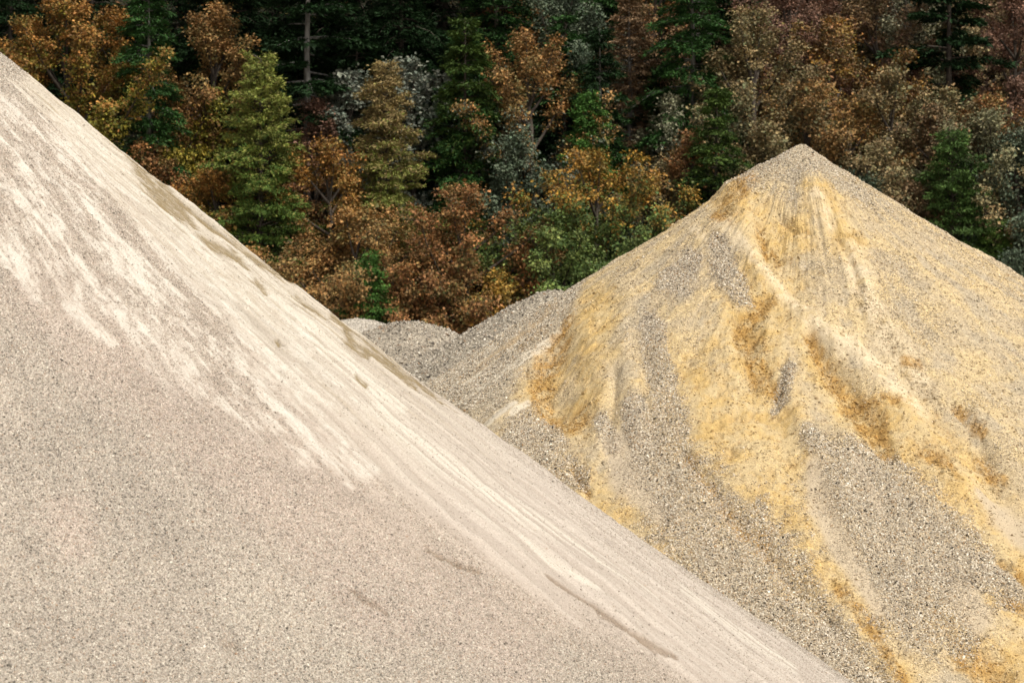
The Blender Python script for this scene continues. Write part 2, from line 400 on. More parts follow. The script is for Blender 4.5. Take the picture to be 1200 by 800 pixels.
def right_fn(x, y, full):
    th, r = PR.polar(x, y)
    u = th*9.0
    P = np.c_[x, y*.12, PR.H0(x, y)]
    rag = fbm(u*1.7, r*.7, 4, 61)*.9
    rag2 = fbm(x*4, y*4, 4, 65)*.6
    yel = mask(P, R_yel, rag*.5+rag2*.6-.20, .7)
    deep = mask(P, R_deep, rag*.4+rag2*.8, .6)
    grav = mask(P, R_grav, rag*.4+rag2*.6, .6)
    pale = mask(P, R_pale, rag*.4+rag2*.5, .6)
    smo = mask(P, R_smooth, rag*.4+rag2*.3, .5)
    flank = mask(P, R_flank, rag*.3, .5)
    flp = mask(P, R_flpale, rag2*.4+fbm(u*9, r*.5, 3, 71)*.4, .5)
    flb = mask(P, R_flbrown, rag2*.6+fbm(u*9, r*.5, 3, 73)*.6, .6)
    streak = fbm(u*3, r*.5, 4, 81)
    patch = fbm(x*1.1, y*1.3, 5, 85)
    clod = fbm(x*6, y*6, 3, 87)
    ones = np.ones((len(x), 3))
    fine_n = fbm(x*3.2, y*3.2, 5, 101, .72)
    base = lerp(np.array([.44, .345, .215])*ones, np.array([.50, .378, .205]), sstep(-.4, .4, patch+streak*.4))
    base = lerp(base, np.array([.385, .315, .215]), .8*sstep(.0, .5, fbm(u*1.3, r*.9, 4, 91)))
    crest = 1-sstep(.6, 2.6, r+patch*.8)          # the crest is bare pale gravel
    base = lerp(base, np.array([.43, .36, .255]), crest*.7)
    rightface = sstep(-.55, -.1, th+rag*.12)
    base = lerp(base, np.array([.475, .385, .262])*(1+.12*patch)[:, None], rightface*.75)
    ycol = lerp(np.array([.505, .38, .20])*ones, np.array([.475, .32, .122]), sstep(-.35, .4, patch*.6+fine_n*.7))
    c = lerp(base, ycol*(1+.10*fine_n)[:, None], yel*.92)
    c = lerp(c, np.array([.60, .485, .32]), pale*.8*sstep(-.5, .3, fine_n))
    gcol = np.array([.40, .325, .225])*(1+patch*.15)[:, None]
    c = lerp(c, gcol, grav*(1-.5*yel)*.95)
    c = lerp(c, np.array([.39, .33, .24])*(1+.12*fbm(u*9, r*.5, 3, 75))[:, None], flank*.92)
    c = lerp(c, np.array([.55, .475, .36]), flp*.85)
    c = lerp(c, np.array([.36, .235, .10]), flb*.6)
    c = lerp(c, np.array([.44, .355, .25]), smo*.75)
    c = lerp(c, np.array([.36, .205, .058])*(1+clod*.3)[:, None], deep*sstep(-.5, .35, fine_n)*.85)
    c = lerp(c, np.array([.24, .13, .045]), sstep(.35, .7, fbm(x*5, y*5, 4, 103, .7))*np.clip(yel+.4, 0, 1)*(1-grav)*(1-smo)*.55)  # small dark pits: their shade painted as brown, no relief here
    micro = fbm(x*9, y*9, 3, 105, .7)
    c = c*(1+.15*micro*(1-grav)*(1-.7*smo))[:, None]
    rough = np.clip(.5+.5*sstep(-.1, .3, fbm(x*.8, y*.8, 3, 93)), 0, 1)*(1-smo)*(1-.6*pale)
    grain = np.clip(.29 + .71*np.maximum(grav, np.maximum(crest*.55, flank*.75)) - .06*rightface*(1-grav) + .3*rough - .35*yel*(1-grav) - .25*pale - .3*smo - .45*flp, .08, 1)
    z = P[:, 2] + .10*fbm(x*.35, y*.35, 3, 95)*sstep(.2, 2, r) + .03*streak*sstep(.5, 3, r)
    for s, h in R_ridge: z = z + 1.05*h*np.exp(-(dist(P, s)+rag*.2)**2)
    pit = sstep(.22, .34, fbm(x*2.4+.4*rag2, y*3.4, 4, 107, .6))*np.clip(yel*.8+rightface*.6+deep, 0, 1)*(1-grav)*(1-smo)*(1-.7*pale)
    z = z - .06*pit
    c = lerp(c, np.array([.36, .235, .10]), pit*.35)  # shade inside the pits painted in as darker brown
    for s, h in R_gully: z = z - 1.1*h*np.exp(-(dist(P, s)+rag*.3+rag2*.15)**2)
    # the slumped shoulder left of the top and lumpy, half-set sand
    z = z + .17*np.exp(-(((x-PR.x+1.25)/.75)**2+((y-PR.y)/2.2)**2))
    z = z + .022*clod*rough + .06*fbm(x*1.8, y*2.2, 3, 97)*rough + .010*fbm(x*12, y*12, 2, 99)*(1-.7*smo)
    return z, np.c_[c, grain]

rp = empty('sand_pile', (PR.x, PR.y, 0))
tag(rp, 'tall pointed yellow ochre sand and gravel pile with grey stony runs on the right', 'sand pile')
polar_mesh('slope', PR, right_fn, -3.35, .25, 1350, 14.6, 560, M_right, rp)
so = stones('loose_stones', PR, right_fn, lambda P, c: np.maximum(np.clip((c[:, 3]-.30)*1.45, 0, 1)**1.5, .02+.07*sstep(.08, .2, c[:, 3])), 290000, .0195, .33,
       [(.54,.465,.35),(.41,.34,.25),(.27,.23,.175),(.05,.038,.026),(.34,.21,.10),(.74,.66,.53),(.48,.365,.23)],
       [29, 25, 10, 16, 6, 22, 12], -3.35, .25, 14.4, rp, lambda c: .15+.85*(1-c[:, 3]))
tag(so, kind='stuff')

# crumbled lumps of half-set sand lying along the slips and gullies
R_lump = R_deep + [st([(805,538,6),(870,626,7),(960,722,7),(1035,795,8)]), st([(1008,342,8),(1060,430,8),(1100,470,8)])]
def lump_dens(P, c):
    Q = np.c_[P[:, 0], P[:, 1]*.12, P[:, 2]]
    return (.10 + .90*mask(Q, R_lump, fbm(P[:, 0]*2.5, P[:, 1]*2.5, 3, 111)*.9, .6))*(1-.9*sstep(.6, .85, c[:, 3]))
so = stones('sand_lumps', PR, right_fn, lump_dens, 26000, .024, .45, [(.4,.3,.17)], [1], -3.35, .25, 14.4, rp, lambda c: np.full(len(c), 1.3))
tag(so, kind='stuff')

# ------------------------------------------------------------------ grey piles behind
GREYPAL = [(.46,.40,.315),(.35,.30,.235),(.24,.21,.165),(.06,.05,.04),(.32,.22,.14),(.60,.54,.44)]
def grey_pile(nm, P_, tint, n, size, label, seed, rmax, th0, th1, nth, nr):
    tint = np.array(tint)
    def fn(x, y, full):
        th, r = P_.polar(x, y)
        g = fbm(x*.8, y*.8, 4, seed); s_ = fbm(th*40, r*.4, 3, seed+7)
        c = tint*(1+.18*g+.12*s_)[:, None]
        z = P_.H0(x, y) + .05*fbm(x*.5, y*.5, 3, seed+3) + .02*fbm(x*6, y*6, 2, seed+5)
        return z, np.c_[c, np.full(len(x), .9)]
    root = empty(nm, (P_.x, P_.y, 0)); tag(root, label, 'gravel pile')
    polar_mesh('slope', P_, fn, th0, th1, nth, rmax, nr, M_grey, root)
    o = stones('loose_stones', P_, fn, lambda P, c: np.ones(len(P)), n, size, .35, GREYPAL, [26, 26, 18, 13, 5, 14],
               th0, th1, rmax, root, lambda c: np.full(len(c), .2))
    tag(o, kind='stuff')
PA = Pile(652, 341, 57, .62, .004, rnd=.40, seed=3)
grey_pile('gravel_pile', PA, (.34, .29, .215), 75000, .038, 'grey coarse gravel pile with a flat rounded top just left of the yellow pile', 201, 10.8, -3.4, .2, 420, 200)
PB = Pile(478, 376, 59.5, .56, .004, rnd=.5, seed=4)
grey_pile('gravel_pile', PB, (.33, .28, .21), 55000, .04, 'low dark grey gravel mound showing in the dip between the two big piles', 231, 10.6, -3.4, .2, 380, 180)
PC = Pile(416, 373, 66, .5, .004, rnd=.45, seed=5)
grey_pile('gravel_pile', PC, (.40, .35, .28), 15000, .03, 'small smooth tan mound peeking just above the edge of the pale pile', 261, 11.0, -3.4, .2, 260, 120)

# ------------------------------------------------------------------ ground and hillside
def terrain(x, y):
    x = np.asarray(x, float); y = np.asarray(y, float)
    d = y - 100 + 2.5*noise(x*.03, y*.03, 300)
    s = np.where(d > 0, d, 0)
    z = .62*(np.sqrt(s*s+9)-3) - .0006*np.maximum(s-60, 0)**2
    return z + .5*noise(x*.12, y*.12, 301)*sstep(0, 10, d) - .15

g = 3000.0
v = np.array([[-g, -g, 0], [g, -g, 0], [g, g, 0], [-g, g, 0]]); f = np.array([[0, 1, 2, 3]])
tag(mesh_obj('ground', v, f, M_ground), kind='structure')
gx = np.linspace(-160, 160, 161); gy = np.linspace(96, 420, 163)
X, Y = np.meshgrid(gx, gy); Z = terrain(X.ravel(), Y.ravel())
i = np.arange(162)[:, None]*161; j = np.arange(160)[None]
f = np.stack([i+j, i+j+1, i+162+j, i+161+j], -1).reshape(-1, 4)
tag(mesh_obj('hillside', np.c_[X.ravel(), Y.ravel(), Z], f, M_floor, smooth=True), kind='structure')

# ------------------------------------------------------------------ foliage building blocks
def leaves(P, nrm, axis, L, W, g, fold=.25):
    """folded four-cornered leaf blades; P base points, nrm up-normals, axis pointing directions"""
    n = len(P)
    a = axis - (axis*nrm).sum(1, keepdims=True)*nrm
    a /= np.linalg.norm(a, axis=1, keepdims=True)+1e-9
    b = np.cross(nrm, a)
    L = L[:, None]; W = W[:, None]
    mid = P + a*L*.45
    V = np.stack([P, mid + b*W*.5 + nrm*W*fold*.5, P + a*L - nrm*L*.12, mid - b*W*.5 + nrm*W*fold*.5], 1)
    return V.reshape(-1, 3), np.arange(n*4).reshape(n, 4)

def unit(v): return v/(np.linalg.norm(v, axis=-1, keepdims=True)+1e-9)

class Tubes:
    def __init__(s): s.v = []; s.f = []; s.n = 0
    def add(s, pts, rad, k=6):
        pts = np.asarray(pts, float); m = len(pts)
        t = unit(np.gradient(pts, axis=0))
        ref = np.where(np.abs(t[:, 2:3]) > .8, [[1., 0, 0]], [[0, 0, 1.]])
        u = unit(np.cross(t, ref)); w = np.cross(t, u)
        a = np.arange(k)*2*PI/k
        ring = (u[:, None]*np.cos(a)[None, :, None] + w[:, None]*np.sin(a)[None, :, None])*np.asarray(rad)[:, None, None]
        s.v.append((pts[:, None]+ring).reshape(-1, 3))
        i = np.arange(m-1)[:, None]*k; j = np.arange(k)[None]; jn = (j+1) % k
        s.f.append(np.stack([i+j, i+jn, i+k+jn, i+k+j], -1).reshape(-1, 4)+s.n); s.n += m*k
    def out(s): return np.concatenate(s.v), np.concatenate(s.f)

def pick(pal, n, g):
    p = np.array(pal); return p[g.integers(0, len(p), n)]

def broadleaf(root, H, R, hb, top, bot, g, leaf=.125, dens=1.0, split=.5, bark=None, tw=0.0):
    """trunk and limbs + crown of leaf sprays; top / bot are leaf colours of the upper and lower crown"""
    tb = Tubes()
    lean = g.normal(0, .03*H, 2)
    ht = H*.72
    tp = np.array([[lean[0]*t**1.5+g.normal(0, .06), lean[1]*t**1.5+g.normal(0, .06), ht*t] for t in np.linspace(0, 1, 7)])
    tp[0] = (0, 0, -.4)
    r0 = .035*H*.55+.05
    tb.add(tp, np.linspace(r0, r0*.3, 7), 8)
    ch = H-hb
    nl = int(12+R*4.5)
    LP = []; LN = []; LA = []; LC = []; LZ = []; LM = []
    az = g.uniform(0, 6.28)
    def clump(cc, out, cr, k0):
        n = int(g.uniform(30, 52)*(cr/.36)**2*(.16/leaf)**1.5*dens*1.12)
        e = g.normal(size=(n, 3))*np.array([1, 1, .7])*cr*.6
        LP.append(cc+e)
        LN.append(unit(np.array([0, 0, .6])+out*.35+g.normal(size=(n, 3))*.55))
        LA.append(unit(e*np.array([1, 1, .3])/cr+out*.5+np.array([0, 0, -.15])+g.normal(size=(n, 3))*.4))
        LC.append(np.full(n, g.normal(0, .22))); LZ.append(np.full(n, k0+g.normal(0, .10)))
        LM.append(np.full(n, g.integers(0, 1000)))
    for k in range(nl+2):
        f = (k+g.uniform(0, 1))/nl
        az += 2.4+g.normal(0, .4)
        zt = hb+ch*min(f, 1)*.98                      # height the limb's tip reaches
        prof = max(.2, 1-abs(2*min(f, 1)**.9-.9)**2.6/1.45)**.6
        ln = R*prof*g.uniform(.62, 1.18)
        if k >= nl: zt = H; ln = R*.12
        tip = np.array([lean[0]*f+math.cos(az)*ln, lean[1]*f+math.sin(az)*ln, zt])
        zs = min(ht*.97, max(.12*H, zt-ln*g.uniform(.5, 1.1)-.1*ch))
        b0 = np.array([np.interp(zs, tp[:, 2], tp[:, 0]), np.interp(zs, tp[:, 2], tp[:, 1]), zs])
        c1 = b0*.45+tip*.55 + np.array([0, 0, -.12*ln]) + g.normal(0, .08*ln, 3)
        qs = np.linspace(0, 1, 5)[:, None]
        lp = (1-qs)**2*b0+2*qs*(1-qs)*c1+qs**2*tip
        tb.add(lp, r0*np.linspace(.34, .05, 5)+.006, 5)
        out0 = unit(tip-b0)
        ns = max(4, int((np.linalg.norm(tip-b0)+.5)*2.3))
        for q in range(ns):
            t = 1-.72*(q/ns)**1.1
            p0 = (1-t)**2*b0+2*t*(1-t)*c1+t*t*tip
            d = unit(out0*.7+g.normal(size=3)*.75+np.array([0, 0, .35]))
            sl_ = g.uniform(.25, .55)*(.45+.22*R)*(1.15-.5*t)
            p1 = p0+d*sl_
            if p1[2] > H+.1: p1[2] = H+g.uniform(-.3, .1)
            tb.add(np.array([p0, (p0+p1)/2+g.normal(0, .03, 3), p1]), [.02, .014, .006], 3)
            oc = unit(p1-np.array([lean[0]*.6, lean[1]*.6, hb+.35*ch]))
            for m in range(2):
                cc = p0+(p1-p0)*g.uniform(.45, 1.15)+g.normal(0, .10, 3)
                clump(cc, oc, g.uniform(.22, .44), g.normal(0, .05))
    LP = np.concatenate(LP); LN = np.concatenate(LN); LA = np.concatenate(LA); LC = np.concatenate(LC); LZ = np.concatenate(LZ); LM = np.concatenate(LM)
    n = len(LP); Ls = leaf*np.exp(g.normal(0, .28, n))
    V, Fc = leaves(LP, LN, LA, Ls, Ls*g.uniform(.6, .95, n), g)
    hz = (LP[:, 2]-hb)/(H-hb) + LZ + g.normal(0, .10, n)
    k = (hz > split)[:, None]
    topc, botc = np.array(top), np.array(bot)
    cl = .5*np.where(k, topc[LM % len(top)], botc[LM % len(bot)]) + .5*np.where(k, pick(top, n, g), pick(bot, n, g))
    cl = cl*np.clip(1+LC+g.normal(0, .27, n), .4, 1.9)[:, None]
    tv, tf = tb.out()
    mesh_obj('trunk', tv, tf, bark or M_bark_brown, root, smooth=True)
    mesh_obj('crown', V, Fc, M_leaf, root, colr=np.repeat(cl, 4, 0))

def conifer(root, H, R, hb, top, bot, g, style='fir', bark=None):
    tb = Tubes()
    n7 = 9
    tp = np.array([[g.normal(0, .03), g.normal(0, .03), H*t] for t in np.linspace(0, 1, n7)]); tp[0] = (0, 0, -.4)
    r0 = .012*H+.06
    tb.add(tp, np.linspace(r0, .015, n7), 8)
    P_ = dict(fir=(12.0, .6, -.05, -.52, .25, .065, .8), cedar=(14.0, .58, .28, -.40, .19, .055, .62),
              larch=(12.0, .75, .12, -.30, .22, .06, .7), open=(5.0, .5, -.08, -.26, .34, .10, .85))[style]
    per_m, lenpow, up, droop, sl, sw, _ = P_
    nb = int((H-hb)*per_m); seedn = int(g.integers(0, 200))
    LP = []; LN = []; LA = []; LL = []; LC = []; LT = []
    az = g.uniform(0, 6.28)
    for k in range(nb):
        t = (k+g.uniform(0, 1))/nb; z = hb+(H-hb)*t
        if style in ('fir', 'open'):
            wl = .9 if style == 'fir' else 1.15
            z = round(z/wl)*wl + g.normal(0, .26)
            z = min(max(z, hb*.9), H-.1); t = (z-hb)/(H-hb)
        az += 2.4+g.normal(0, .5)
        ln = R*max(.05, (1-t))**lenpow*g.uniform(.5, 1.15)*(1+.35*float(noise(az*.9, z*.8, seedn)))+.12
        if g.uniform() < (.12 if style != 'open' else .2): ln *= .5
        d = np.array([math.cos(az), math.sin(az), 0])
        ns = 7; q = np.linspace(0, 1, ns)
        slope = up + .55*t
        zz = z + ln*(slope*q + droop*q**2)
        bp = np.c_[d[0]*ln*q, d[1]*ln*q, zz] 
        if ln > .5: tb.add(bp[::2], np.linspace(.03+.012*ln, .006, 4), 3)
        m = int(ln*(40 if style != 'larch' else 36)*(1.25 if style == 'cedar' else 1))+8
        s = g.uniform(.12, 1.03, m)**.8
        base = np.stack([np.interp(s, q, bp[:, i]) for i in range(3)], -1)
        side = np.cross(d, [0, 0, 1.0])*np.sign(g.normal(size=m))[:, None]
        wid = (.42*ln*(1-s*.75)+.08)*g.uniform(0, 1, m)
        base = base + side*wid[:, None] + np.array([0, 0, -1])*(wid*.28)[:, None] + d*(wid*.45)[:, None]
        base[:, 2] += g.normal(0, .05, m)
        ax = unit(d*.8+side*.65+np.array([0, 0, -.35 if style != 'cedar' else .25])+g.normal(size=(m, 3))*.3)
        nr = unit(np.array([0, 0, 1.0])+g.normal(size=(m, 3))*(.35 if style != 'cedar' else .6))
        LP.append(base); LN.append(nr); LA.append(ax)
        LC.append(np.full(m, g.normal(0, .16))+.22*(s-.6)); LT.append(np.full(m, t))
    LP = np.concatenate(LP); LN = np.concatenate(LN); LA = np.concatenate(LA); LC = np.concatenate(LC); LT = np.concatenate(LT)
    rep = 3
    if rep > 1:
        m = len(LP)
        LP = np.concatenate([LP]+[LP+g.normal(size=(m, 3))*np.array([.14, .14, .06]) for _ in range(rep-1)])
        LN = np.tile(LN, (rep, 1)); LA = unit(np.tile(LA, (rep, 1))+g.normal(size=(m*rep, 3))*.25); LC = np.tile(LC, rep); LT = np.tile(LT, rep)
    n = len(LP); L_ = sl*g.uniform(.6, 1.35, n)
    V, Fc = leaves(LP, LN, LA, L_, sw*g.uniform(.7, 1.5, n)*1.15, g, fold=.1)
    k = (LT+g.normal(0, .14, n) > .55)[:, None]
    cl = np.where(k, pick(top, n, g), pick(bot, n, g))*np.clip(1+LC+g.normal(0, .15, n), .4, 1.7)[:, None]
    tv, tf = tb.out()
    mesh_obj('trunk', tv, tf, bark or M_bark_brown, root, smooth=True)
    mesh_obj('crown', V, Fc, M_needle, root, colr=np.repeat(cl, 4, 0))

# leaf colours; some pale highlights and deep shade are painted in
ORG = [(0.304,0.132,0.030),(0.260,0.113,0.027),(0.364,0.179,0.042),(0.194,0.106,0.025),(0.157,0.119,0.025),(.095,.085,.018)]
TANO = [(0.356,0.186,0.060),(0.311,0.156,0.051),(0.402,0.232,0.083),(0.221,0.106,0.035),(0.168,0.132,0.044),(.085,.085,.026)]
RUST = [(0.285,0.126,0.044),(0.234,0.099,0.035),(0.338,0.166,0.056),(0.168,0.079,0.030),(0.130,0.099,0.031),(.075,.080,.022)]
GOLD = [(0.364,0.199,0.030),(0.300,0.160,0.030),(0.221,0.146,0.027),(0.285,0.126,0.027),(0.116,0.113,0.027)]
OLV = [(0.198,0.178,0.023),(0.242,0.186,0.025),(0.121,0.132,0.021),(0.284,0.209,0.027),(0.070,0.101,0.018)]
GRN = [(.045,.075,.025),(.06,.085,.03),(.035,.06,.025)]
MAPG = [(0.089,0.137,0.028),(0.125,0.169,0.038),(0.066,0.106,0.024),(0.177,0.193,0.051),(0.052,0.089,0.024)]
GRYG = [(0.094,0.119,0.070),(0.069,0.098,0.056),(0.138,0.156,0.094),(0.044,0.065,0.035)]
SILV = [(0.187,0.194,0.144),(0.137,0.160,0.119),(0.223,0.213,0.155),(0.086,0.110,0.076)]
CREAM = [(0.322,0.287,0.184),(0.265,0.253,0.155),(0.218,0.207,0.121),(0.138,0.149,0.081)]
BRN = [(0.175,0.110,0.053),(0.219,0.135,0.062),(0.138,0.090,0.045),(0.250,0.144,0.069),(0.100,0.088,0.037)]
PINK = [(0.204,0.108,0.066),(0.168,0.086,0.054),(0.240,0.134,0.084),(0.132,0.072,0.046)]
TANG = [(0.218,0.168,0.073),(0.262,0.183,0.084),(0.160,0.139,0.062),(0.291,0.189,0.087),(0.102,0.110,0.047)]
PALO = [(0.182,0.169,0.081),(0.221,0.189,0.098),(0.130,0.130,0.062),(0.098,0.108,0.052)]
DARK = [(0.011,0.030,0.008),(0.015,0.036,0.010),(0.009,0.022,0.006)]  # black green needles, darkened further to paint in deep shade
FIRG = [(0.035,0.085,0.020),(0.043,0.100,0.023),(0.027,0.069,0.017)]
FIRO = [(0.053,0.086,0.016),(0.043,0.074,0.015),(0.065,0.100,0.020)]
CEDO = [(0.171,0.193,0.038),(0.199,0.217,0.046),(0.141,0.169,0.034),(0.222,0.202,0.057)]
CEDG = [(0.076,0.126,0.024),(0.059,0.106,0.020),(0.097,0.143,0.027)]
CEDT = [(0.240,0.174,0.070),(0.204,0.162,0.060),(0.264,0.186,0.078)]
BRIG = [(0.061,0.139,0.025),(0.046,0.113,0.021),(0.075,0.152,0.029)]
MIDG = [(0.051,0.094,0.020),(0.064,0.108,0.023),(0.040,0.074,0.016)]
LARC = [(0.188,0.119,0.062),(0.156,0.100,0.053),(0.219,0.138,0.073)]

def base_dist(py):
    return 67/(.62-(400-py)/F)

GN_C = 'conifers on the wooded hillside'; GN_B = 'broadleaf trees on the wooded hillside'
tree_no = 0
def tree(kind, px, top, base, hw, ctop, cbot, label, **kw):
    global tree_no
    tree_no += 1
    g = np.random.default_rng(1000+tree_no*7)
    D = base_dist(base); x = (px-600)/F*D
    z = float(terrain(x, D)); H = 5+(400-top)/F*D - z; R = hw/F*D
    con = kind in ('fir', 'cedar', 'larch', 'open')
    root = empty('conifer_tree' if con else 'broadleaf_tree', (x, D, z))
    tag(root, label, 'tree', GN_C if con else GN_B)
    if con: conifer(root, H, R, kw.pop('hb', .08)*H, ctop, cbot, g, kind, **kw)
    else: broadleaf(root, H, R*1.5, kw.pop('hb', .10)*H, ctop, cbot, g, **kw)

T = tree
# --- conifers that can be told apart
T('open', 361,-150, 230, 100, DARK, DARK, 'tall black green conifer with bare grey trunk and drooping limbs at upper left', bark=M_bark_grey, hb=.30)
T('fir', 174, -45, 284, 62, FIRG, FIRG, 'slim dark green conifer with thin pale trunk standing in front of the big orange maple', bark=M_bark_grey, hb=.05)
T('cedar', 306, 68, 345, 76, CEDO, CEDG, 'bushy olive green conifer with a yellowish pointed top above the pale pile edge')
T('cedar', 452, 78, 300, 74, CEDT, CEDO, 'conifer with tan golden top and olive skirt beside the silvery tree')
T('fir', 545, 22, 265, 68, FIRO, FIRG, 'dense dark green conifer just right of the silvery tree, upper middle', hb=.05)
T('fir', 703, 35, 240, 52, DARK, FIRG, 'dark narrow conifer with visible thin trunk in front of the brown needled tree', bark=M_bark_grey)
T('cedar', 690, 112, 262, 42, BRIG, BRIG, 'small bright green young conifer above the golden orange maple')
T('fir', 812, -80, 230, 72, FIRG, FIRG, 'tall dark green conifer with long pale trunk showing, behind the cream leaved tree', bark=M_bark_grey, hb=.12)
T('fir', 840, 106, 322, 62, FIRO, DARK, 'dark olive conifer close to the left shoulder of the yellow pile', hb=.04)
T('larch', 738, -14, 200, 62, LARC, LARC, 'brown half bare conifer with dead looking needles, top centre right', bark=M_bark_grey)
T('open', 1112,-120, 185, 84, DARK, DARK, 'dark layered conifer with black trunk and flat limbs at upper right', hb=.14)
T('cedar', 1116, 158, 350, 76, MIDG, MIDG, 'mid green soft conifer behind the right slope of the yellow pile')
T('cedar', 1166, 262, 348, 36, CEDG, MIDG, 'small olive green conifer touching the lower right edge of the yellow pile')
T('cedar', 433, 300, 425, 40, BRIG, MIDG, 'small bright green conifer low down above the pale pile edge and grey mound')
T('fir', 268,-130, 150, 82, DARK, DARK, 'black green conifer in deep shade left of the bare grey trunk')
T('fir', 470,-150, 165, 88, DARK, DARK, 'black green conifer in deep shade behind the silvery tree')
T('fir', 582,-120, 150, 70, DARK, FIRG, 'dark conifer behind the dense green conifer, below the red brown tuft at top')
T('fir', 12, -110, 140, 56, DARK, DARK, 'dark conifer in the top left corner beside the orange maple')
T('fir', 108,-170, 110, 75, DARK, DARK, 'dark conifer rising behind the big orange maple at top left')
T('fir', 858, -130, 120, 60, DARK, DARK, 'dark conifer at the top edge behind the pinkish brown tree')
T('fir', 662, 20, 170, 50, FIRG, DARK, 'dark conifer half hidden behind the grey green tree at top centre')
# --- broadleaf trees
T('dec', 88, 8, 265, 112, ORG, OLV, 'large maple with orange brown top and olive yellow skirt at upper left', split=.66, dens=1.5, hb=.05)
T('dec', 238, 12, 225, 56, TANO, OLV, 'orange tan maple right of the slim conifer with the pale trunk', split=.28, dens=1.5, hb=.03)
T('dec', 484, 74, 232, 44, SILV, SILV, 'silvery grey leaved tree directly behind the tan topped conifer', leaf=.19)
T('dec', 404, 88, 225, 34, SILV, SILV, 'pale silvery pink small tree left of the tan topped conifer', leaf=.18)
T('dec', 388, 168, 335, 50, ORG, TANO, 'orange brown maple between the two olive conifers')
T('dec', 428, 250, 372, 78, TANO, TANO, 'bright tan orange maple low down beneath the tan topped conifer')
T('dec', 552, 222, 392, 64, RUST, RUST, 'rust red maple in the middle above the dip between the piles')
T('dec', 628, 44, 255, 62, TANO, GRYG+SILV, 'maple with pale orange top and silvery green lower leaves at upper centre', split=.5)
T('dec', 692, 183, 330, 90, GOLD, MAPG, 'wide golden orange maple above the left shoulder of the yellow pile', split=.62)
T('dec', 648, 252, 378, 62, MAPG, MAPG, 'dark green leafy tree just above the flat topped grey pile')
T('dec', 780, 116, 240, 30, CREAM, SILV, 'small cream leaved tree in front of the long pale trunk')
T('dec', 800, 158, 285, 30, RUST, BRN, 'small reddish brown tree left of the dark olive conifer')
T('dec', 766, 195, 300, 40, TANG, GRYG, 'grey tan tree right behind the golden orange maple')
T('dec', 880, 12, 245, 56, TANG, PALO, 'tan olive tree right of the tall conifer with long pale trunk')
T('dec', 922, -28, 140, 62, PINK, PINK, 'pinkish brown fine twigged tree at the top right of centre', leaf=.12)
T('dec', 972, 24, 200, 66, GOLD+RUST+BRN, OLV+BRN, 'golden orange rounded tree at upper right', split=.25)
T('dec', 942, 102, 265, 58, TANO+TANG, TANG+BRN, 'tan tree directly above the tip of the yellow pile')
T('dec', 1034, -24, 140, 50, BRN, PINK, 'grey brown twiggy tree left of the dark layered conifer', leaf=.13)
T('dec', 1050, 88, 262, 46, TANG, BRN, 'pale tan olive tree under the flat limbs of the dark layered conifer')
T('dec', 1148, 132, 305, 66, PALO, TANG, 'pale olive tree above the mid green soft conifer')
T('dec', 1194, 158, 335, 50, GRYG, GRYG, 'dark grey green tree at the right edge above the yellow pile')
T('dec', 1186, -12, 170, 50, PINK, PINK, 'pinkish brown fine twigged tree in the top right corner', leaf=.12)
T('dec', 1034, 172, 312, 58, TANG, PALO, 'olive brown tree behind the upper right slope of the yellow pile')
T('dec', 648, -20, 150, 56, GRYG, GRYG, 'grey green broadleaf tree at the top edge, centre')
T('dec', 600, -22, 120, 34, RUST, RUST, 'red brown leafy tuft of a tree at the top edge between dark conifers')
T('dec', 496, 300, 398, 48, RUST, RUST, 'low rust brown tree above the dark grey mound')
T('dec', 580, 322, 402, 36, GOLD, RUST, 'low yellow and rust bush just above the grey pile slope')
T('dec', 258, 196, 335, 38, ORG, OLV, 'small orange tree left of the bushy olive conifer')
T('dec', 372, 122, 255, 20, PINK, RUST, 'thin pinkish sapling beside the bare grey trunk')
T('dec', 172, 172, 305, 40, RUST, OLV, 'low rust leaved tree peeking over the pale pile edge under the slim conifer')
T('dec', 1166, 112, 265, 36, RUST, PINK, 'reddish brown tree right of the foot of the dark layered conifer')
T('dec', 994, 118, 280, 44, TANO, TANG, 'pinkish tan tree below the golden orange rounded tree')
T('dec', 904, 146, 290, 32, TANG, PALO, 'olive tan tree touching the left side of the yellow pile tip')
T('dec', 990, 205, 330, 46, GRYG, PALO, 'grey green tree against the upper right slope of the yellow pile')
T('dec', 1066, 220, 345, 36, BRN, OLV, 'brown tree low behind the right slope of the yellow pile')
T('dec', 604, 160, 300, 30, GRYG, GRYG, 'small silvery green tree left of the golden orange maple')
T('dec', 762, -60, 110, 40, RUST, BRN, 'red brown tree at the top edge behind the brown half bare conifer')
T('dec', 1068, -40, 110, 42, CREAM, PALO, 'pale cream green tree at the top edge left of the dark layered conifer')
T('dec', 980, -70, 70, 56, PINK, BRN, 'brownish pink tree at the top edge above the golden rounded tree', leaf=.13)
T('dec', 1150, -60, 80, 46, TANG, TANG, 'tan leaved tree at the top edge right of the dark layered conifer')
T('dec', 855, 60, 235, 34, TANG, GRYG, 'grey tan tree between the long pale trunk and the tan olive tree')
T('dec', 1108, 112, 250, 36, TANG, PALO, 'pale tan tree around the foot of the dark layered conifer trunk')
T('dec', 1095, 130, 285, 36, BRN, TANG, 'brown tan tree just above the mid green soft conifer')
T('dec', 20, 60, 270, 45, ORG, OLV, 'orange olive tree at the left edge just above the pale pile')
